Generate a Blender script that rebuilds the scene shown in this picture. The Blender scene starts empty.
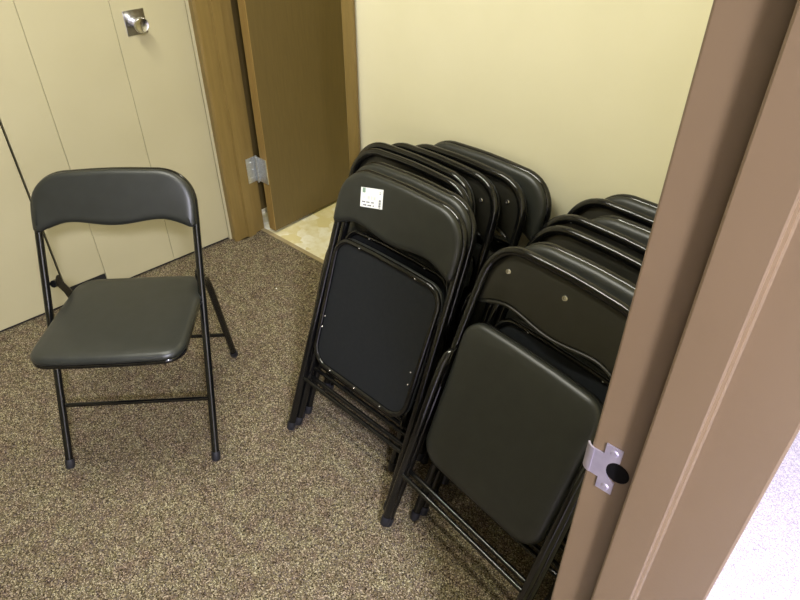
import bpy, bmesh, math, random
from mathutils import Vector, Matrix, Euler
random.seed(7)
S = bpy.context.scene
COL = S.collection
R = math.radians

# ------------------------------------------------------------------ camera
cam = bpy.data.cameras.new('camera'); cam_o = bpy.data.objects.new('camera', cam); COL.objects.link(cam_o)
cam.sensor_fit = 'HORIZONTAL'; cam.sensor_width = 36.0
cam.lens = 651.17 / 800 * 36.0
cam.clip_start = 0.01
PITCH, ROLL, YAW = R(37.4837), R(-0.0916), R(-41.6864)
fw = Vector((math.sin(YAW)*math.cos(PITCH), math.cos(YAW)*math.cos(PITCH), -math.sin(PITCH)))
rt = Vector((math.cos(YAW), -math.sin(YAW), 0)); up = rt.cross(fw)
rt2 = math.cos(ROLL)*rt + math.sin(ROLL)*up
up2 = -math.sin(ROLL)*rt + math.cos(ROLL)*up
m = Matrix((rt2, up2, -fw)).transposed().to_4x4(); m.translation = (0, 0, 1.55)
cam_o.matrix_world = m
S.camera = cam_o

# ------------------------------------------------------------------ world, lights, exposure
W = bpy.data.worlds.new('world'); S.world = W; W.use_nodes = True
W.node_tree.nodes['Background'].inputs[0].default_value = (0.80, 0.82, 0.9, 1)
W.node_tree.nodes['Background'].inputs[1].default_value = 0.05
S.view_settings.view_transform = 'Standard'; S.view_settings.look = 'None'
S.view_settings.exposure = 0.0; S.view_settings.gamma = 1.0; S.view_settings.use_curve_mapping = False

def area(name, loc, rot, sx, sy, power, color):
    l = bpy.data.lights.new(name, 'AREA'); l.shape = 'RECTANGLE'; l.size = sx; l.size_y = sy
    l.energy = power; l.color = color
    o = bpy.data.objects.new(name, l); COL.objects.link(o); o.location = loc; o.rotation_euler = rot
    return o
area('ceiling_lamp_light', (-1.18, 0.46, 2.37), (0, 0, 0), 1.10, 0.10, 33.5, (1.0, 0.99, 0.86))
area('hall_lamp_light', (1.10, -0.45, 2.37), (0, 0, 0), 0.30, 0.24, 195.0, (0.83, 0.83, 1.0))
area('back_room_light', (-1.70, 2.4, 2.37), (0, 0, 0), 0.3, 0.6, 15.0, (1.0, 0.94, 0.72))

# ------------------------------------------------------------------ materials
def new_mat(name):
    mt = bpy.data.materials.new(name); mt.use_nodes = True
    nt = mt.node_tree
    return mt, nt, nt.nodes['Principled BSDF']
def link(nt, a, b): nt.links.new(a, b)
def node(nt, t, **kw):
    n = nt.nodes.new(t)
    for k, v in kw.items(): setattr(n, k, v)
    return n
def noise_mat(name, c1, c2, scale=8, rough=0.5, bump=0.0, bscale=200, metal=0.0, stretch=(1, 1, 1), spec=0.5, detail=3):
    mt, nt, b = new_mat(name)
    tc = node(nt, 'ShaderNodeTexCoord'); mp = node(nt, 'ShaderNodeMapping'); mp.inputs['Scale'].default_value = stretch
    link(nt, tc.outputs['Object'], mp.inputs[0])
    n = node(nt, 'ShaderNodeTexNoise'); n.inputs['Scale'].default_value = scale; n.inputs['Detail'].default_value = detail
    link(nt, mp.outputs[0], n.inputs['Vector'])
    r = node(nt, 'ShaderNodeValToRGB')
    r.color_ramp.elements[0].position = 0.3; r.color_ramp.elements[0].color = (*c1, 1)
    r.color_ramp.elements[1].position = 0.7; r.color_ramp.elements[1].color = (*c2, 1)
    link(nt, n.outputs['Fac'], r.inputs[0]); link(nt, r.outputs[0], b.inputs['Base Color'])
    b.inputs['Roughness'].default_value = rough; b.inputs['Metallic'].default_value = metal
    b.inputs['Specular IOR Level'].default_value = spec
    if bump:
        n2 = node(nt, 'ShaderNodeTexNoise'); n2.inputs['Scale'].default_value = bscale; n2.inputs['Detail'].default_value = 2
        link(nt, tc.outputs['Object'], n2.inputs['Vector'])
        bp = node(nt, 'ShaderNodeBump'); bp.inputs['Strength'].default_value = bump; bp.inputs['Distance'].default_value = 0.002
        link(nt, n2.outputs['Fac'], bp.inputs['Height']); link(nt, bp.outputs[0], b.inputs['Normal'])
    return mt

def carpet_mat(name, cols, tone_a, tone_b, scale=430):
    # short loop pile: every loop its own yarn colour, with broad drifts of tone
    mt, nt, b = new_mat(name)
    tc = node(nt, 'ShaderNodeTexCoord')
    v = node(nt, 'ShaderNodeTexVoronoi'); v.inputs['Scale'].default_value = scale
    link(nt, tc.outputs['Object'], v.inputs['Vector'])
    sp = node(nt, 'ShaderNodeSeparateColor'); link(nt, v.outputs['Color'], sp.inputs[0])
    r = node(nt, 'ShaderNodeValToRGB'); cr = r.color_ramp; cr.interpolation = 'LINEAR'
    cr.elements[0].position = 0; cr.elements[0].color = (*cols[0], 1)
    cr.elements[1].position = 1; cr.elements[1].color = (*cols[-1], 1)
    for i, c in enumerate(cols[1:-1]):
        e = cr.elements.new((i+1)/(len(cols)-1)); e.color = (*c, 1)
    link(nt, sp.outputs[0], r.inputs[0])
    n = node(nt, 'ShaderNodeTexNoise'); n.inputs['Scale'].default_value = 22; n.inputs['Detail'].default_value = 5; n.inputs['Roughness'].default_value = 0.65
    link(nt, tc.outputs['Object'], n.inputs['Vector'])
    r2 = node(nt, 'ShaderNodeValToRGB')
    r2.color_ramp.elements[0].position = 0.36; r2.color_ramp.elements[0].color = (*tone_a, 1)
    r2.color_ramp.elements[1].position = 0.64; r2.color_ramp.elements[1].color = (*tone_b, 1)
    link(nt, n.outputs['Fac'], r2.inputs[0])
    mx = node(nt, 'ShaderNodeMix', data_type='RGBA', blend_type='MULTIPLY'); mx.inputs['Factor'].default_value = 1
    link(nt, r.outputs[0], mx.inputs['A']); link(nt, r2.outputs[0], mx.inputs['B'])
    link(nt, mx.outputs['Result'], b.inputs['Base Color'])
    b.inputs['Roughness'].default_value = 0.95; b.inputs['Specular IOR Level'].default_value = 0.1
    bp = node(nt, 'ShaderNodeBump'); bp.inputs['Strength'].default_value = 0.5; bp.inputs['Distance'].default_value = 0.003; bp.invert = True
    link(nt, v.outputs['Distance'], bp.inputs['Height']); link(nt, bp.outputs[0], b.inputs['Normal'])
    return mt

def tile_mat(name):
    mt, nt, b = new_mat(name)
    tc = node(nt, 'ShaderNodeTexCoord')
    v = node(nt, 'ShaderNodeTexVoronoi', distance='CHEBYCHEV'); v.inputs['Scale'].default_value = 16
    link(nt, tc.outputs['Object'], v.inputs['Vector'])
    sp = node(nt, 'ShaderNodeSeparateColor'); link(nt, v.outputs['Color'], sp.inputs[0])
    n = node(nt, 'ShaderNodeTexNoise'); n.inputs['Scale'].default_value = 30; n.inputs['Detail'].default_value = 4
    link(nt, tc.outputs['Object'], n.inputs['Vector'])
    mx = node(nt, 'ShaderNodeMath', operation='MULTIPLY'); link(nt, sp.outputs[0], mx.inputs[0]); link(nt, n.outputs['Fac'], mx.inputs[1])
    r = node(nt, 'ShaderNodeValToRGB')
    r.color_ramp.elements[0].position = 0.12; r.color_ramp.elements[0].color = (0.62, 0.55, 0.28, 1)
    r.color_ramp.elements[1].position = 0.5; r.color_ramp.elements[1].color = (0.78, 0.76, 0.62, 1)
    link(nt, mx.outputs[0], r.inputs[0]); link(nt, r.outputs[0], b.inputs['Base Color'])
    b.inputs['Roughness'].default_value = 0.35
    return mt

M = {}
M['wall'] = noise_mat('painted wall', (0.80, 0.75, 0.53), (0.83, 0.78, 0.56), 6, 0.6, 0.1, 120)
M['hall_wall'] = noise_mat('hall wall', (0.70, 0.68, 0.62), (0.73, 0.71, 0.65), 6, 0.6)
M['ceiling'] = noise_mat('ceiling', (0.75, 0.73, 0.66), (0.8, 0.78, 0.7), 40, 0.9)
M['closet'] = noise_mat('closet door paint', (0.455, 0.412, 0.25), (0.475, 0.432, 0.265), 4, 0.42, 0.05, 60)
M['dark'] = noise_mat('closet interior shade', (0.02, 0.017, 0.012), (0.03, 0.025, 0.018), 10, 0.9)  # shade behind the doors put into a near-black colour
M['oak'] = noise_mat('oak trim', (0.19, 0.128, 0.036), (0.225, 0.152, 0.045), 14, 0.42, 0.06, 150, stretch=(6, 6, 0.5))
M['oak_edge'] = noise_mat('door edge wood', (0.25, 0.16, 0.045), (0.31, 0.20, 0.06), 14, 0.45, stretch=(6, 6, 0.5))
M['door'] = noise_mat('brown door', (0.105, 0.072, 0.022), (0.12, 0.083, 0.026), 16, 0.4, 0.04, 200, stretch=(8, 8, 0.6))
M['jamb'] = noise_mat('tan painted metal', (0.120, 0.080, 0.043), (0.129, 0.087, 0.048), 5, 0.42, 0.05, 300)
M['carpet'] = carpet_mat('speckled carpet', [(0.012, 0.009, 0.004), (0.055, 0.044, 0.022), (0.13, 0.108, 0.060), (0.16, 0.135, 0.078), (0.10, 0.088, 0.095), (0.27, 0.235, 0.145), (0.46, 0.42, 0.31)], (0.80, 0.69, 0.70), (1.0, 1.0, 0.88), 385)
M['hall_carpet'] = carpet_mat('pale hall carpet', [(0.34, 0.32, 0.40), (0.50, 0.46, 0.54), (0.66, 0.62, 0.66), (0.80, 0.77, 0.80)], (0.94, 0.92, 0.97), (1.0, 1.0, 1.0))
M['tile'] = tile_mat('vinyl tile')
M['strip'] = noise_mat('threshold strip', (0.27, 0.215, 0.11), (0.34, 0.275, 0.15), 20, 0.5)
M['vinyl'] = noise_mat('black vinyl', (0.013, 0.0145, 0.012), (0.018, 0.0195, 0.0165), 30, 0.40, 0.06, 500, spec=0.5)
M['pan'] = noise_mat('black painted sheet', (0.012, 0.0115, 0.008), (0.016, 0.015, 0.011), 30, 0.36, spec=0.42)
M['board'] = noise_mat('black fibre board', (0.006, 0.0075, 0.009), (0.009, 0.0105, 0.012), 90, 0.6, 0.05, 500, spec=0.3)
M['tube'] = noise_mat('black steel tube', (0.0035, 0.0035, 0.0035), (0.005, 0.005, 0.005), 30, 0.11, spec=0.5)
M['rubber'] = noise_mat('black rubber', (0.006, 0.006, 0.009), (0.010, 0.010, 0.014), 60, 0.6)
M['hole_shade'] = noise_mat('shade-painted recess', (0.003, 0.003, 0.003), (0.005, 0.004, 0.004), 10, 0.95, spec=0.05)  # black that paints in the shade of the strike opening
M['steel'] = noise_mat('bright steel', (0.42, 0.41, 0.40), (0.50, 0.49, 0.48), 40, 0.22, metal=1.0)
M['zinc'] = noise_mat('zinc plate', (0.50, 0.46, 0.58), (0.62, 0.58, 0.70), 60, 0.38, metal=0.85)
M['hinge'] = noise_mat('worn hinge steel', (0.62, 0.66, 0.68), (0.86, 0.90, 0.92), 160, 0.33, metal=0.9)
M['chrome'] = noise_mat('satin chrome', (0.58, 0.58, 0.60), (0.64, 0.64, 0.66), 30, 0.22, metal=1.0)
M['paper'] = noise_mat('white paper', (0.82, 0.84, 0.82), (0.86, 0.88, 0.86), 30, 0.6)
M['print_dark'] = noise_mat('dark print', (0.06, 0.06, 0.09), (0.10, 0.10, 0.13), 30, 0.6)
M['print_grey'] = noise_mat('grey print', (0.60, 0.63, 0.60), (0.66, 0.69, 0.66), 30, 0.6)
M['print_green'] = noise_mat('green print', (0.22, 0.33, 0.25), (0.27, 0.38, 0.30), 30, 0.6)
M['flat_black'] = noise_mat('flat black', (0.010, 0.010, 0.010), (0.014, 0.013, 0.012), 30, 0.6)
M['lint'] = noise_mat('white lint', (0.8, 0.78, 0.72), (0.85, 0.83, 0.78), 30, 0.9)
mt, nt, b = new_mat('lamp diffuser')
b.inputs['Base Color'].default_value = (0.9, 0.9, 0.85, 1); b.inputs['Emission Color'].default_value = (1, 0.93, 0.78, 1); b.inputs['Emission Strength'].default_value = 1.5
M['diffuser'] = mt

# ------------------------------------------------------------------ mesh helpers
def finish(name, bm, mat, parent=None, smooth=None, bevel=0.0, recalc=True):
    if recalc: bmesh.ops.recalc_face_normals(bm, faces=bm.faces)
    me = bpy.data.meshes.new(name); bm.to_mesh(me); bm.free()
    me.materials.append(M[mat])
    o = bpy.data.objects.new(name, me); COL.objects.link(o)
    if parent is not None: o.parent = parent
    if smooth is not None:
        for p in me.polygons: p.use_smooth = True
        me.set_sharp_from_angle(angle=R(smooth))
    if bevel:
        md = o.modifiers.new('bevel', 'BEVEL'); md.width = bevel; md.segments = 2; md.limit_method = 'ANGLE'
    return o
def add_box(bm, x0, x1, y0, y1, z0, z1, mx=None):
    vs = [bm.verts.new((x, y, z)) for x in (x0, x1) for y in (y0, y1) for z in (z0, z1)]
    if mx is not None:
        for v in vs: v.co = mx @ v.co
    for q in ((0,1,3,2),(4,6,7,5),(0,4,5,1),(2,3,7,6),(0,2,6,4),(1,5,7,3)):
        bm.faces.new([vs[i] for i in q])
def box(name, x0, x1, y0, y1, z0, z1, mat, parent=None, bevel=0.0):
    bm = bmesh.new(); add_box(bm, x0, x1, y0, y1, z0, z1)
    return finish(name, bm, mat, parent, bevel=bevel)
def add_tube(bm, pts, r, seg=14, cap=True):
    pts = [Vector(p) for p in pts]; rings = []
    rad = r if isinstance(r, (list, tuple)) else [r]*len(pts)
    t0 = (pts[1]-pts[0]).normalized()
    ref = Vector((0, 0, 1)) if abs(t0.z) < 0.8 else Vector((0, 1, 0))
    nrm = (ref - t0*ref.dot(t0)).normalized()
    for i, p in enumerate(pts):
        if i == 0: t = pts[1]-pts[0]
        elif i == len(pts)-1: t = pts[-1]-pts[-2]
        else: t = (pts[i+1]-p).normalized() + (p-pts[i-1]).normalized()
        t.normalize()
        nrm = (nrm - t*nrm.dot(t)).normalized(); bn = t.cross(nrm)
        rings.append([bm.verts.new(p + rad[i]*(math.cos(2*math.pi*k/seg)*nrm + math.sin(2*math.pi*k/seg)*bn)) for k in range(seg)])
    for a, b_ in zip(rings, rings[1:]):
        for k in range(seg): bm.faces.new((a[k], a[(k+1) % seg], b_[(k+1) % seg], b_[k]))
    if cap: bm.faces.new(rings[0][::-1]); bm.faces.new(rings[-1])
def add_lathe(bm, prof, mx, seg=24):
    rings = []
    for r, z in prof:
        if r < 1e-6: rings.append([bm.verts.new(mx @ Vector((0, 0, z)))])
        else: rings.append([bm.verts.new(mx @ Vector((r*math.cos(2*math.pi*k/seg), r*math.sin(2*math.pi*k/seg), z))) for k in range(seg)])
    for a, b_ in zip(rings, rings[1:]):
        for k in range(seg):
            q = [a[k % len(a)], a[(k+1) % len(a)], b_[(k+1) % len(b_)], b_[k % len(b_)]]
            q2 = []
            for v in q:
                if v not in q2: q2.append(v)
            if len(q2) > 2: bm.faces.new(q2)
def arc(cx, cy, r, a0, a1, n):
    return [(cx + r*math.cos(R(a0+(a1-a0)*i/n)), cy + r*math.sin(R(a0+(a1-a0)*i/n))) for i in range(n+1)]
def inset(poly, d):
    # move every point of a counter-clockwise outline inwards by d
    n = len(poly); out = []
    for i in range(n):
        p0, p, p1 = Vector(poly[i-1]), Vector(poly[i]), Vector(poly[(i+1) % n])
        e = ((p-p0).normalized() + (p1-p).normalized()).normalized()
        out.append((p.x - e.y*d, p.y + e.x*d))
    return out
def shrink(poly, d):
    cx_ = (min(p[0] for p in poly)+max(p[0] for p in poly))/2; cy_ = (min(p[1] for p in poly)+max(p[1] for p in poly))/2
    hx = max(p[0] for p in poly)-cx_; hy = max(p[1] for p in poly)-cy_
    return [(cx_+(x-cx_)*(1-d/hx), cy_+(y-cy_)*(1-d/hy)) for x, y in poly]
def add_slab(bm, poly, prof, fn):
    # prof: (inset, height) rings joined from first to last, both ends filled; fn maps (x, y, h) to 3D
    rings = []
    for d, h in prof:
        pl = (shrink(poly, d) if d > 0.02 else inset(poly, d)) if d else poly
        rings.append([bm.verts.new(fn(x, y, h)) for x, y in pl])
    n = len(poly)
    for a, b_ in zip(rings, rings[1:]):
        for k in range(n): bm.faces.new((a[k], a[(k+1) % n], b_[(k+1) % n], b_[k]))
    for rg in (rings[0], rings[-1]):
        f = bm.faces.new(rg); bmesh.ops.triangulate(bm, faces=[f])
def prism(name, poly, z0, z1, mat, parent=None, bevel=0.0):
    bm = bmesh.new(); add_slab(bm, poly, [(0, z0), (0, z1)], lambda x, y, h: (x, y, h))
    return finish(name, bm, mat, parent, bevel=bevel)
def struct(o): o['kind'] = 'structure'; return o
def empty(name, loc=(0, 0, 0), rot=(0, 0, 0)):
    o = bpy.data.objects.new(name, None); COL.objects.link(o); o.location = loc; o.rotation_euler = rot
    o.empty_display_size = 0.1; return o

# ------------------------------------------------------------------ the setting
YB = 1.370           # back wall
XW = -0.118          # room face of the doorway wall
CEIL = 2.45
YS = -2.2            # wall behind the chairs' side of the room
CA = Vector((-2.205, 1.362, 0)); CB = Vector((-2.305, 0.38, 0))
cdir = (CB-CA).normalized()
struct(box('floor', -2.75, 0.0, YS-0.1, 1.482, -0.06, 0.0, 'carpet'))
struct(box('floor', 0.0, 1.95, YS-0.1, 3.1, -0.06, 0.0, 'hall_carpet'))
struct(box('floor', -3.3, -0.6, 1.498, 3.3, -0.06, 0.0, 'tile'))
struct(box('trim_1', -2.165, -1.42, 1.480, 1.500, -0.05, 0.003, 'strip'))
struct(box('ceiling', -2.9, 1.95, YS-0.1, 3.3, CEIL, CEIL+0.08, 'ceiling'))
# back wall, with the opening of the brown door
bm = bmesh.new()
add_box(bm, -3.3, -2.178, YB, 1.49, 0, CEIL); add_box(bm, -1.408, -0.0, YB, 1.49, 0, CEIL); add_box(bm, -2.178, -1.408, YB, 1.49, 2.05, CEIL)
struct(finish('wall_back', bm, 'wall'))
# oak casing and jambs of that opening (left jamb with a stop)
bm = bmesh.new()
H = 2.035
jl = [(-2.204, 1.349), (-2.172, 1.345), (-2.165, 1.352), (-2.165, 1.405), (-2.153, 1.409), (-2.153, 1.446), (-2.165, 1.450), (-2.165, 1.50), (-2.178, 1.50), (-2.178, 1.364), (-2.204, 1.364)]
add_slab(bm, jl, [(0, 0.0), (0, H)], lambda x, y, h: (x, y, h))
jr = [(-1.422, 1.350), (-1.416, 1.346), (-1.390, 1.349), (-1.382, 1.354), (-1.382, 1.364), (-1.408, 1.364), (-1.408, 1.50), (-1.422, 1.50), (-1.422, 1.45), (-1.434, 1.446), (-1.434, 1.409), (-1.422, 1.405)]
add_slab(bm, jr, [(0, 0.0), (0, H)], lambda x, y, h: (x, y, h))
add_box(bm, -2.178, -1.408, 1.364, 1.50, H, H+0.014); add_box(bm, -2.2, -1.382, 1.347, 1.364, H, H+0.06)
struct(finish('trim_2', bm, 'oak'))
# back room
struct(box('wall_back_room', -3.3, -0.6, 3.2, 3.3, 0, CEIL, 'wall'))
struct(box('wall_back_room_left', -3.3, -2.27, 1.49, 3.2, 0, CEIL, 'wall'))
struct(box('wall_back_room_right', -0.7, -0.6, 1.49, 3.2, 0, CEIL, 'wall'))
# left wall: closet header and pier; the closet is a shallow shade-painted recess behind its folding doors
cx = Matrix.Translation(CA) @ Matrix.Rotation(math.atan2(cdir.y, cdir.x), 4, 'Z')   # local x runs along the doors towards the camera side, local y points into the closet
inn = Vector((-cdir.y, cdir.x, 0))
sgn = 1 if inn.x > 0 else -1          # which local y sign faces the room
def cbox(bm, a0, a1, d0, d1, z0, z1):  # d is depth from the door face, positive into the closet
    y0, y1 = sorted((-sgn*d0, -sgn*d1)); add_box(bm, a0, a1, y0, y1, z0, z1, cx)
bm = bmesh.new()
cbox(bm, -0.02, 3.7, 0.0, 0.10, 2.06, CEIL); cbox(bm, 1.47, 3.7, 0.0, 0.10, 0, 2.06)
struct(finish('wall_left', bm, 'wall'))
bm = bmesh.new()
cbox(bm, -0.05, 1.50, 0.45, 0.50, 0, 2.1); cbox(bm, -0.05, 0.0, 0.05, 0.45, 0, 2.1); cbox(bm, 1.47, 1.5, 0.10, 0.45, 0, 2.1); cbox(bm, -0.05, 1.5, 0.06, 0.5, 0.0, 0.003)
struct(finish('wall_closet', bm, 'dark'))
struct(box('wall_right', XW, -0.005, 0.462, YB+0.05, 0, CEIL, 'wall'))
struct(box('wall_right_near', XW, -0.005, YS, -0.512, 0, CEIL, 'wall'))
struct(box('wall_right_header', XW, -0.005, -0.512, 0.462, 2.09, CEIL, 'wall'))
struct(box('wall_front', -2.9, -0.0, YS-0.1, YS, 0, CEIL, 'wall'))
struct(box('wall_hall', 1.85, 1.95, YS, 3.1, 0, CEIL, 'hall_wall'))
struct(box('wall_hall_near', 0.0, 1.95, YS-0.1, YS, 0, CEIL, 'hall_wall'))
struct(box('wall_hall_far', 0.0, 1.95, 3.0, 3.1, 0, CEIL, 'hall_wall'))
struct(box('wall_hall_side', -0.05, 0.0, 1.49, 3.0, 0, CEIL, 'hall_wall'))

# closet: folding doors
d1 = struct(empty('door_1'))
def cpanel(name, a0, a1, z0, z1, d0=0.0, t=0.028):
    bm = bmesh.new(); cbox(bm, a0, a1, d0, d0+t, z0, z1)
    return finish(name, bm, 'closet', d1, bevel=0.0022)
cpanel('panel', 0.0250, 0.2878, 0.012, 2.04)
cpanel('panel', 0.2886, 0.5680, 0.012, 2.04)
cpanel('panel', 0.5688, 0.7195, 0.075, 2.04)
cpanel('panel', 0.7265, 1.010, 0.012, 2.04)
cpanel('panel', 1.0125, 1.460, 0.012, 2.04)
cpanel('edge_strip', 0.003, 0.0235, 0.0, 2.05, -0.004, 0.034)
bm = bmesh.new(); cbox(bm, 0.570, 0.719, 0.004, 0.024, 0.0, 0.075); o = finish('black_strip', bm, 'flat_black', d1)  # plain black strip under the short panel
bm = bmesh.new(); cbox(bm, 0.02, 1.46, 0.012, 0.02, 0.0, 0.012); finish('bottom_strip', bm, 'flat_black', d1)  # thin black strip along the foot of the panels
# knob: square rose and round knob with a dished face
bm = bmesh.new(); cbox(bm, 0.1795, 0.2535, -0.003, 0.002, 0.912, 0.993)
rose = finish('knob_rose', bm, 'chrome', d1, bevel=0.0012)
kx = cx @ Matrix.Translation((0.2165, sgn*0.003, 0.952)) @ Matrix.Rotation(R(-90*sgn), 4, 'X')
bm = bmesh.new()
add_lathe(bm, [(0.0, 0.0), (0.019, 0.0), (0.0185, 0.008), (0.017, 0.016), (0.018, 0.026), (0.0235, 0.036), (0.0255, 0.043), (0.025, 0.048), (0.0225, 0.0505), (0.015, 0.0475), (0.0, 0.046)], kx, 32)
finish('door_knob', bm, 'chrome', d1, smooth=50)

# brown door standing open into the back room
d2 = struct(empty('door_2', (-2.112, 1.507, 0)))
bm = bmesh.new(); add_box(bm, -0.020, 0.022, 0.003, 0.722, 0.014, 2.025); finish('door_leaf', bm, 'door', d2)
bm = bmesh.new(); add_box(bm, -0.020, 0.022, 0.0, 0.003, 0.014, 2.025); finish('edge_band', bm, 'oak_edge', d2)
def hinge(z):
    bm = bmesh.new()
    add_box(bm, -0.0525, -0.0495, -0.052, 0.0, z-0.056, z+0.056)           # leaf on the jamb
    add_box(bm, -0.040, 0.020, -0.004, 0.0, z-0.056, z+0.056)             # leaf on the door edge
    for k in range(5):
        a = z-0.057+0.0228*k
        add_tube(bm, [(-0.040, -0.007, a), (-0.040, -0.007, a+0.0222)], 0.0065, 12)
    add_tube(bm, [(-0.040, -0.007, z-0.061), (-0.040, -0.007, z+0.062)], 0.0045, 10)
    for k in (-0.036, 0, 0.036):
        mx = Matrix.Translation((-0.0495, -0.030 + (0.010 if k == 0 else 0), z+k)) @ Matrix.Rotation(R(90), 4, 'Y')
        add_lathe(bm, [(0.0, 0.0016), (0.0035, 0.0014), (0.005, 0.0)], mx, 10)
        mx = Matrix.Translation((0.002 + (0.008 if k == 0 else 0), -0.004, z+k)) @ Matrix.Rotation(R(90), 4, 'X')
        add_lathe(bm, [(0.0, 0.0016), (0.0035, 0.0014), (0.005, 0.0)], mx, 10)
    finish('hinge', bm, 'hinge', d2, smooth=35)
hinge(0.300); hinge(1.75)

struct(box('gap_dark_board', -2.27, -2.245, 1.508, 1.72, 0.045, 2.05, 'door'))  # added dark board, keeps the slit beside the hinges looking shaded
# tan metal frame of the doorway the view is taken from (hollow metal profile with a stop)
YJ = 0.42
def frame_profile(s, y):     # s=+1: jamb with its faces looking to -y
    p = [(-0.133, y+0.05*s), (-0.133, y), (-0.0800, y), (-0.0800, y-0.016*s), (-0.0495, y-0.016*s), (-0.0495, y), (0.0055, y), (0.0055, y+0.05*s), (-0.004, y+0.05*s), (-0.004, y+0.038*s), (-0.119, y+0.038*s), (-0.119, y+0.05*s)]
    p[2] = (-0.0865, y); p[3] = (-0.0865, y-0.016*s)
    return p if s > 0 else p[::-1]
bm = bmesh.new()
for s, y in ((1, YJ), (-1, -0.47)):
    add_slab(bm, frame_profile(s, y)[::-1], [(0, 0.0), (0, 2.10)], lambda x, yy, h: (x, yy, h))
add_box(bm, -0.133, 0.0055, -0.47, YJ, 2.05, 2.10); add_box(bm, -0.0865, -0.0495, -0.47, YJ, 2.034, 2.05)
fr = struct(finish('trim_3', bm, 'jamb', bevel=0.0022))
# strike plate with a curled lip, on the room-side rabbet
bm = bmesh.new()
ZS = 1.053
def splate(q): add_slab(bm, q, [(0, YJ-0.0004), (0, YJ-0.0018)], lambda x, z, h: (x, h, z))
for k in (-1, 1):
    splate([(-0.1195, ZS+k*0.0140), (-0.1035, ZS+k*0.0140), (-0.1035, ZS+k*0.0310), (-0.1195, ZS+k*0.0310)])
ar = [(-0.1035-0.0110*math.cos(R(a)), ZS+0.0140*math.sin(R(a))) for a in range(-90, 91, 15)]
for (xa, za), (xb, zb) in zip(ar, ar[1:]):
    splate([(-0.1290, za), (xa, za), (xb, zb), (-0.1290, zb)])
for k in (-1, 1):
    splate([(-0.1290, ZS+k*0.0140), (-0.1195, ZS+k*0.0140), (-0.1195, ZS+k*0.0165), (-0.1290, ZS+k*0.0165)])
for k in range(6):           # lip bending away round the corner of the jamb
    a0, a1 = R(k*10), R((k+1)*10)
    def lp(a, rr): return (-0.1290 - rr*math.sin(a), YJ + 0.0085 - rr*math.cos(a))
    q = [lp(a0, 0.0107), lp(a1, 0.0107), lp(a1, 0.0089), lp(a0, 0.0089)]
    add_slab(bm, q, [(0, ZS-0.0165), (0, ZS+0.0165)], lambda x, y, h: (x, y, h))
for k in (-1, 1):
    mx = Matrix.Translation((-0.1105, YJ-0.0018, ZS+k*0.0238)) @ Matrix.Rotation(R(90), 4, 'X')
    add_lathe(bm, [(0.0, 0.0012), (0.0030, 0.0010), (0.0042, 0.0)], mx, 12)
sp = finish('strike_plate', bm, 'zinc', fr, smooth=35)
bm = bmesh.new(); mx = Matrix.Translation((-0.1037, YJ+0.010, ZS)) @ Matrix.Rotation(R(90), 4, 'X')
add_lathe(bm, [(0.0, 0.0), (0.0118, 0.0), (0.0118, 0.0106), (0.0, 0.0106)], mx, 24)
finish('strike_hole_shade', bm, 'hole_shade', fr)  # solid disc, its black stands for shade inside the strike opening

# ceiling fixtures (above the frame)
for nm, lx, ly, sx, sy, lab in (('ceiling_light', -1.18, 0.46, 1.24, 0.24, 'narrow lit ceiling lamp over the carpeted room'), ('ceiling_light', 1.10, -0.45, 0.6, 0.6, 'square lit ceiling lamp over the pale hall floor'), ('ceiling_light', -1.70, 2.4, 0.36, 0.7, 'short lit ceiling lamp over the tiled back room')):
    t = empty(nm, (lx, ly, CEIL)); t['label'] = lab; t['category'] = 'lamp'; t['group'] = 'ceiling lamps'
    box('housing', -sx/2, sx/2, -sy/2, sy/2, -0.045, 0.0, 'ceiling', t, 0.004)
    box('diffuser', -sx/2+0.03, sx/2-0.03, -sy/2+0.03, sy/2-0.03, -0.055, -0.045, 'diffuser', t, 0.004)

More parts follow.
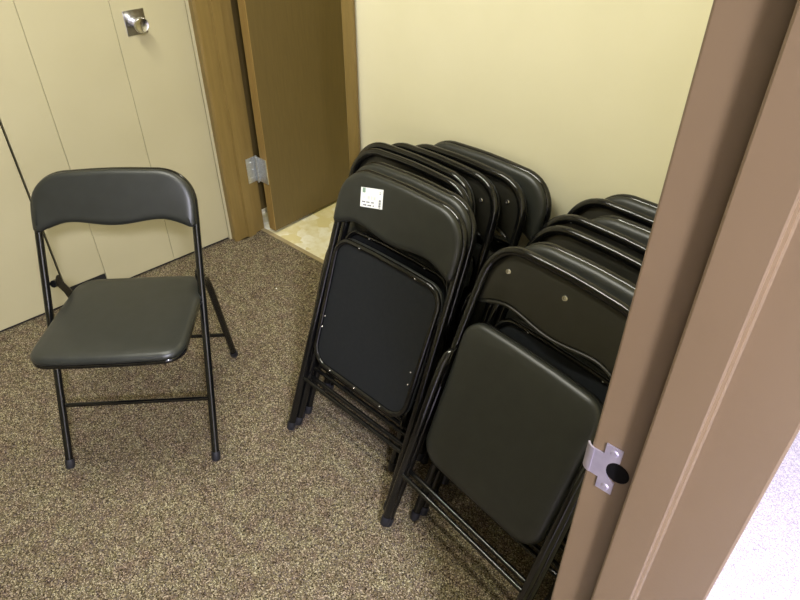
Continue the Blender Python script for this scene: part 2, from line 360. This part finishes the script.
# ------------------------------------------------------------------ the folding chair
TILT = math.atan2(0.41, 0.75)
RT = 0.0108
def frame_path():
    left = [(-0.211, 0.006), (-0.2095, 0.25), (-0.2075, 0.5), (-0.2055, 0.70), (-0.2045, 0.742)]
    c = []
    for i in range(1, 13):                      # broad corner, a little squarer than a circle
        a = R(180 - 90*i/12); ex = 0.88
        c.append((-0.1045 - 0.100*abs(math.cos(a))**ex, 0.742 + 0.100*abs(math.sin(a))**ex))
    top = [(-0.05, 0.8445), (0.0, 0.8455)]
    half = left + c + top
    return half + [(-x, y) for x, y in half[::-1][1:]]
def mk_frame(k=0.0):
    bm = bmesh.new(); add_tube(bm, [(x*(1+k*s/0.85) - 0.16*k*s/0.85, 0, s) for x, s in frame_path()], RT, 14)
    return finish('frame', bm, 'tube', smooth=40)
def mk_back():
    # outline counter-clockwise seen from the front (x right, s up)
    hw, s0, s1 = 0.2095, 0.684, 0.851
    bot = []
    for i in range(0, 25):
        u = -0.19 + 0.38*i/24
        v = abs(u)/0.19
        sb = 0.6985 + 0.0125*(0.5-0.5*math.cos(math.pi*min(1, v/0.62))) - 0.0245*max(0, (v-0.62)/0.38)**1.6
        bot.append((u, sb))
    right = [(hw-0.008, s0+0.001), (hw-0.001, s0+0.010), (hw, 0.715)]
    cr = []
    for i in range(0, 11):
        a = R(90*i/10); ex = 0.88
        cr.append((0.1065 + (hw-0.1065)*abs(math.cos(a))**ex, 0.742 + 0.105*abs(math.sin(a))**ex))
    top = [(0.05, 0.8495), (0.0, s1), (-0.05, 0.8495)]
    poly = bot + right + cr + top + [(-x, s) for x, s in cr[::-1]] + [(-x, s) for x, s in right[::-1]]
    bm = bmesh.new()
    add_slab(bm, poly, [(0.004, -0.0105), (0.0, -0.0135), (0.001, -0.019), (0.005, -0.0235), (0.012, -0.0262), (0.019, -0.0272)], lambda x, s, h: (x, h, s))
    cush = finish('backrest', bm, 'vinyl', smooth=60)
    # sheet pan seen from the back, inside the tube, with a rolled lower edge
    pan = [(max(-0.196, min(0.196, x)), min(s, 0.836)) for x, s in inset(poly, 0.011)]
    bm = bmesh.new()
    add_slab(bm, inset(poly, 0.010), [(0.002, -0.0105), (0.0, -0.0085), (0.001, -0.0065), (0.004, -0.0058)], lambda x, s, h: (x, h, s))
    add_tube(bm, [(x, -0.0085, s+0.004) for x, s in bot[1:-1]], 0.0042, 10)
    pn = finish('back_panel', bm, 'pan', smooth=50)
    scr = []
    for u, sz in ((-0.150, 0.785), (0.0, 0.797), (0.150, 0.785)):
        bm = bmesh.new()
        mx = Matrix.Translation((u, -0.0060, sz)) @ Matrix.Rotation(R(-90), 4, 'X')
        add_lathe(bm, [(0.0, 0.0004), (0.0024, 0.0006), (0.0030, 0.0024), (0.0052, 0.0026), (0.0066, 0.0014), (0.0074, 0.0)], mx, 16)
        scr.append(finish('screw', bm, 'steel', smooth=40))
    return cush, pn, scr
SEAT_L = 0.392
def seat_outline(gr=0.0):
    wf, wr = 0.192+gr, 0.186+gr; rf, rr = 0.055, 0.062
    L = SEAT_L + gr
    p = []
    p += arc(-wf+rf, -gr+rf, rf, 180, 270, 8)
    p += [(-0.06, -gr-0.003), (0.06, -gr-0.003)]
    p += arc(wf-rf, -gr+rf, rf, 270, 360, 8)
    p += arc(wr-rr, L-rr, rr, 0, 90, 8)
    p += arc(-wr+rr, L-rr, rr, 90, 180, 8)
    return p
def mk_seat():
    # seat space: x across, y from the front edge back, z up through the cushion
    o = seat_outline()
    bm = bmesh.new()
    add_slab(bm, o, [(0.004, 0.001), (0.0, 0.004), (0.0005, 0.010), (0.005, 0.0165), (0.014, 0.0205), (0.035, 0.0232), (0.07, 0.0245), (0.11, 0.0250)], lambda x, y, h: (x, y, h))
    st = finish('seat', bm, 'vinyl', smooth=60)
    bm = bmesh.new()
    ri = inset(o, 0.0075)
    pts = [(x, y, -0.0045) for x, y in ri]
    # closed ring
    seg = 10; rings = []
    n = len(pts)
    for i in range(n):
        p = Vector(pts[i]); t = (Vector(pts[(i+1) % n])-Vector(pts[i-1])).normalized(); sd = Vector((t.y, -t.x, 0))
        rings.append([bm.verts.new(p + 0.0078*(math.cos(2*math.pi*k/seg)*sd + Vector((0, 0, math.sin(2*math.pi*k/seg))))) for k in range(seg)])
    for i in range(n):
        a, b_ = rings[i], rings[(i+1) % n]
        for k in range(seg): bm.faces.new((a[k], a[(k+1) % seg], b_[(k+1) % seg], b_[k]))
    rim = finish('seat_rim', bm, 'tube', smooth=60)
    bm = bmesh.new()
    add_slab(bm, inset(o, 0.012), [(0, -0.004), (0, 0.002)], lambda x, y, h: (x, y, h))
    brd = finish('seat_board', bm, 'board')
    riv = []
    for x, y in ((-0.10, 0.0085), (0.10, 0.0085), (-0.165, 0.24), (-0.167, 0.275), (0.165, 0.24), (0.167, 0.275), (-0.10, SEAT_L-0.009), (0.0, SEAT_L-0.009), (0.10, SEAT_L-0.009)):
        bm = bmesh.new(); mx = Matrix.Translation((x, y, -0.0118)) @ Matrix.Rotation(R(180), 4, 'X')
        add_lathe(bm, [(0.0, 0.0018), (0.0018, 0.0014), (0.0029, -0.001)], mx, 8)
        riv.append(finish('rivet', bm, 'steel', smooth=60))
    return st, rim, brd, riv
# side bracket that carries the seat on the frame
def bar_mesh(x0, x1, r, name):
    bm = bmesh.new(); add_tube(bm, [(x0, 0, 0), (x1, 0, 0)], r, 12); return finish(name, bm, 'tube', smooth=40)
def cap_mesh():
    bm = bmesh.new(); add_lathe(bm, [(0.0, 0.0), (0.0105, 0.0), (0.0128, 0.004), (0.0132, 0.022), (0.0122, 0.027), (0.0109, 0.027)], Matrix.Identity(4), 16)
    return finish('foot_cap', bm, 'rubber', smooth=45)
def rear_leg_mesh(q=1.0, foot=-0.515):
    # leg space: pivot at the origin, foot along -z, bowed near the pivot; x is set by the object
    bm = bmesh.new()
    pts = [(0, -0.014, -0.006), (0, -0.002, -0.016), (0, 0.010*q, -0.04), (0, 0.017*q, -0.08), (0, 0.018*q, -0.12), (0, 0.014*q, -0.2), (0, 0.0, foot)]
    add_tube(bm, pts, RT, 12)
    return finish('rear_leg', bm, 'tube', smooth=40)
def bracket_mesh():
    bm = bmesh.new()
    add_slab(bm, arc(0, 0.0, 0.013, 0, 180, 8) + arc(0, -0.09, 0.010, 180, 360, 8), [(0, -0.0012), (0, 0.0012)], lambda x, y, h: (h, x, y))
    return finish('bracket', bm, 'tube', smooth=30)

PIV_S = 0.553
def build_chair(folded):
    """parts of one chair under an Empty; returns the Empty"""
    root = empty('folding_chair')
    fr_rot = (0, 0, 0) if folded else (-TILT, 0, 0)
    def put(o, par=root, loc=(0, 0, 0), rot=(0, 0, 0)):
        o.parent = par; o.location = loc; o.rotation_euler = rot; return o
    def fp(u, s, n):      # a point in the frame plane to chair space
        return tuple(Euler(fr_rot).to_matrix() @ Vector((u, n, s)))
    put(P['frame'], rot=fr_rot)
    put(P['backrest'], rot=fr_rot)
    put(P['back_panel'], P['backrest'])
    for s in P['screws']: put(s, P['backrest'], s.location, s.rotation_euler)
    put(P['front_bar'], loc=fp(0, 0.188, 0.0), rot=fr_rot)
    P['front_bar'].name = 'crossbar'
    for u, c in ((-0.211, P['caps'][0]), (0.211, P['caps'][1])): put(c, loc=fp(u, -0.0015, 0), rot=fr_rot)
    # seat
    if folded:
        put(P['seat'], loc=(0, 0.0, 0.656), rot=(R(-90), 0, 0))
    else:
        put(P['seat'], loc=(0.020, -0.052, 0.444), rot=(R(-4.2), 0, 0))
    put(P['seat_rim'], P['seat']); put(P['seat_board'], P['seat'])
    for r_ in P['rivets']: put(r_, P['seat'], r_.location, r_.rotation_euler)
    # rear legs with their own bar
    pv = fp(0, PIV_S, 0.0215)
    if folded: la = 0.0
    else:
        foot = Vector((0, 0.451, 0.004)); d = foot - Vector(pv); la = math.atan2(d.y, -d.z)
    lrot = (la, 0, 0); lm = Euler(lrot).to_matrix()
    def lp(u, y, z): v = lm @ Vector((0, y, z)); return (u, pv[1]+v.y, pv[2]+v.z)
    for u, lg, c in ((-0.206, P['legs'][0], P['caps'][2]), (0.206, P['legs'][1], P['caps'][3])):
        put(lg, loc=(u, pv[1], pv[2]), rot=lrot)
        put(c, lg, (0, 0, -0.539 if folded else -0.4965))
    put(P['rear_bar'], loc=lp(0, 0.007, -0.366), rot=lrot); P['rear_bar'].name = 'crossbar'
    for u, bk in ((-0.1925, P['brackets'][0]), (0.1925, P['brackets'][1])):
        if folded: put(bk, loc=(u, 0.010, PIV_S), rot=(0, 0, 0))
        else: put(bk, loc=(u, pv[1]-0.004, pv[2]), rot=(R(20), 0, 0))
    return root
def fresh(k=0.0):
    P.clear()
    P['frame'] = mk_frame(k); P['backrest'], P['back_panel'], P['screws'] = mk_back()
    P['seat'], P['seat_rim'], P['seat_board'], P['rivets'] = mk_seat()
    P['front_bar'] = bar_mesh(-0.203, 0.203, 0.0065, 'crossbar'); P['rear_bar'] = bar_mesh(-0.199, 0.199, 0.0065, 'crossbar')
    P['legs'] = [rear_leg_mesh(1.0, -0.494) if k else rear_leg_mesh(0.35, -0.535) for _ in range(2)]; P['legs'][1].data = P['legs'][0].data
    P['caps'] = [cap_mesh() for _ in range(4)]
    P['brackets'] = [bracket_mesh(), bracket_mesh()]
P = {}
def dup(root):
    def cp(o, par):
        c = o.copy(); COL.objects.link(c)
        if par is not None: c.parent = par; c.matrix_parent_inverse = o.matrix_parent_inverse.copy()
        for ch in list(o.children): cp(ch, c)
        return c
    return cp(root, None)

# the chair standing open on the carpet
fresh(0.055)
loose = build_chair(False)
for ch in loose.children:
    if ch.name.split('.')[0] == 'backrest': ch.scale = (1.055, 1, 1); ch.location.x -= 0.008
loose.location = (-1.3848 + 0.002, 0.4127 + 0.004, 0.002); loose.rotation_euler = (0, 0, R(45.53))
loose['label'] = 'black folding chair standing unfolded alone on the carpet in front of the cream closet doors'
loose['category'] = 'chair'

# the two leaning stacks
fresh()
proto = build_chair(True)
used = [False]
def place(x, y, yaw, lean, facing, label, group):
    o = proto if not used[0] else dup(proto)
    used[0] = True
    if facing == 'front':
        rot = Matrix.Rotation(yaw, 4, 'Z') @ Matrix.Rotation(-lean, 4, 'X')
    else:
        rot = Matrix.Rotation(yaw, 4, 'Z') @ Matrix.Rotation(-lean, 4, 'X') @ Matrix.Rotation(math.pi, 4, 'Z')
    o.rotation_euler = rot.to_euler(); o.location = (x, y, 0.006)
    o['label'] = label; o['category'] = 'chair'; o['group'] = group
    return o
Y1, Y2 = -0.040, -0.1466
G1, G2 = 'folded chairs leaning in the left stack', 'folded chairs leaning in the right stack'
LEFT = [
 (-0.948, 0.782, 0.3635, 'front', 'frontmost folded black chair of the left stack, white paper sticker on its backrest'),
 (-0.960, 0.833, 0.3630, 'front', 'second folded chair of the left stack, directly behind the one with the white sticker'),
 (-1.014, 0.894, 0.3450, 'back', 'third folded chair from the front of the left stack, first one turned backwards'),
 (-1.029, 0.934, 0.3350, 'back', 'fourth folded chair from the front, in the middle of the left stack'),
 (-0.979, 0.974, 0.3300, 'back', 'third folded chair from the wall in the left stack, back screw showing'),
 (-0.921, 1.014, 0.3200, 'back', 'second folded chair from the wall in the left stack, its back panel turned to view'),
 (-0.881, 1.079, 0.3050, 'front', 'rearmost folded chair of the left stack, padded side out, touching the cream wall'),
]
for i, (x, y, l, f, lab) in enumerate(LEFT):
    c = place(x, y, Y1, l, f, lab, G1)
    if i == 0: first = c
RIGHT = [
 (-0.498, 0.710, 0.3910, 'back', 'frontmost folded chair of the right stack, bare back panel with screws above its seat pad'),
 (-0.456, 0.771, 0.3790, 'front', 'second folded chair of the right stack, padded back just behind the front panel with screws'),
 (-0.463, 0.857, 0.3650, 'back', 'third folded chair from the front of the right stack'),
 (-0.468, 0.919, 0.3550, 'back', 'fourth folded chair from the front of the right stack'),
 (-0.395, 0.979, 0.3450, 'front', 'third folded chair from the wall in the right stack, set lower than its neighbours'),
 (-0.452, 1.034, 0.3350, 'back', 'second folded chair from the wall in the right stack'),
 (-0.402, 1.108, 0.2900, 'front', 'rearmost folded chair of the right stack, touching the cream wall by the door frame'),
]
for x, y, l, f, lab in RIGHT:
    place(x, y, Y2, l, f, lab, G2)

# sticker on the front chair of the left stack
st = box('sticker', -0.038, 0.038, -0.0004, 0.0004, -0.0245, 0.0245, 'paper')
st.parent = first; st.location = (-0.084, -0.0280, 0.792); st.rotation_euler = (0, R(-13), 0)
def mark(name, rects, mat):
    bm = bmesh.new()
    for x0, x1, z0, z1 in rects: add_box(bm, x0+0.090, x1+0.090, -0.0007, -0.0004, z0-0.7925, z1-0.7925)
    finish(name, bm, mat, st)
mark('emblem', [(-0.122, -0.112, 0.804, 0.816)], 'print_green')
dark = []
for z, n in ((0.7810, 11), (0.7730, 9)):
    x = -0.122 + (0.0 if n == 11 else 0.004)
    for k in range(n):
        w = random.uniform(0.0022, 0.0046)
        if k % 4 != 3: dark.append((x, x+w, z-0.0014, z+0.0018))
        x += w + 0.0009
mark('printed_lines', dark, 'print_dark')
mark('faint_figures', [(-0.118, -0.114, 0.789, 0.795), (-0.104, -0.095, 0.788, 0.797), (-0.092, -0.087, 0.788, 0.797), (-0.083, -0.076, 0.788, 0.796)], 'print_grey')
mark('barcode', [(-0.0645, -0.0580, 0.770+0.0031*k, 0.7716+0.0031*k+(0.0008 if k % 2 else 0)) for k in range(7)] + [(-0.0635, -0.0595, 0.804, 0.806), (-0.0635, -0.0595, 0.808, 0.8095)], 'print_dark')

# lint on the carpet
bm = bmesh.new()
add_tube(bm, [(0, 0, 0.002), (0.003, 0.001, 0.0035), (0.006, 0.0, 0.0025)], [0.0016, 0.0022, 0.0014], 6)
l = finish('lint', bm, 'lint', smooth=60); l.location = (-1.765, 1.235, 0)
l['label'] = 'tiny white scrap of lint on the carpet before the tiled doorway'; l['category'] = 'lint'
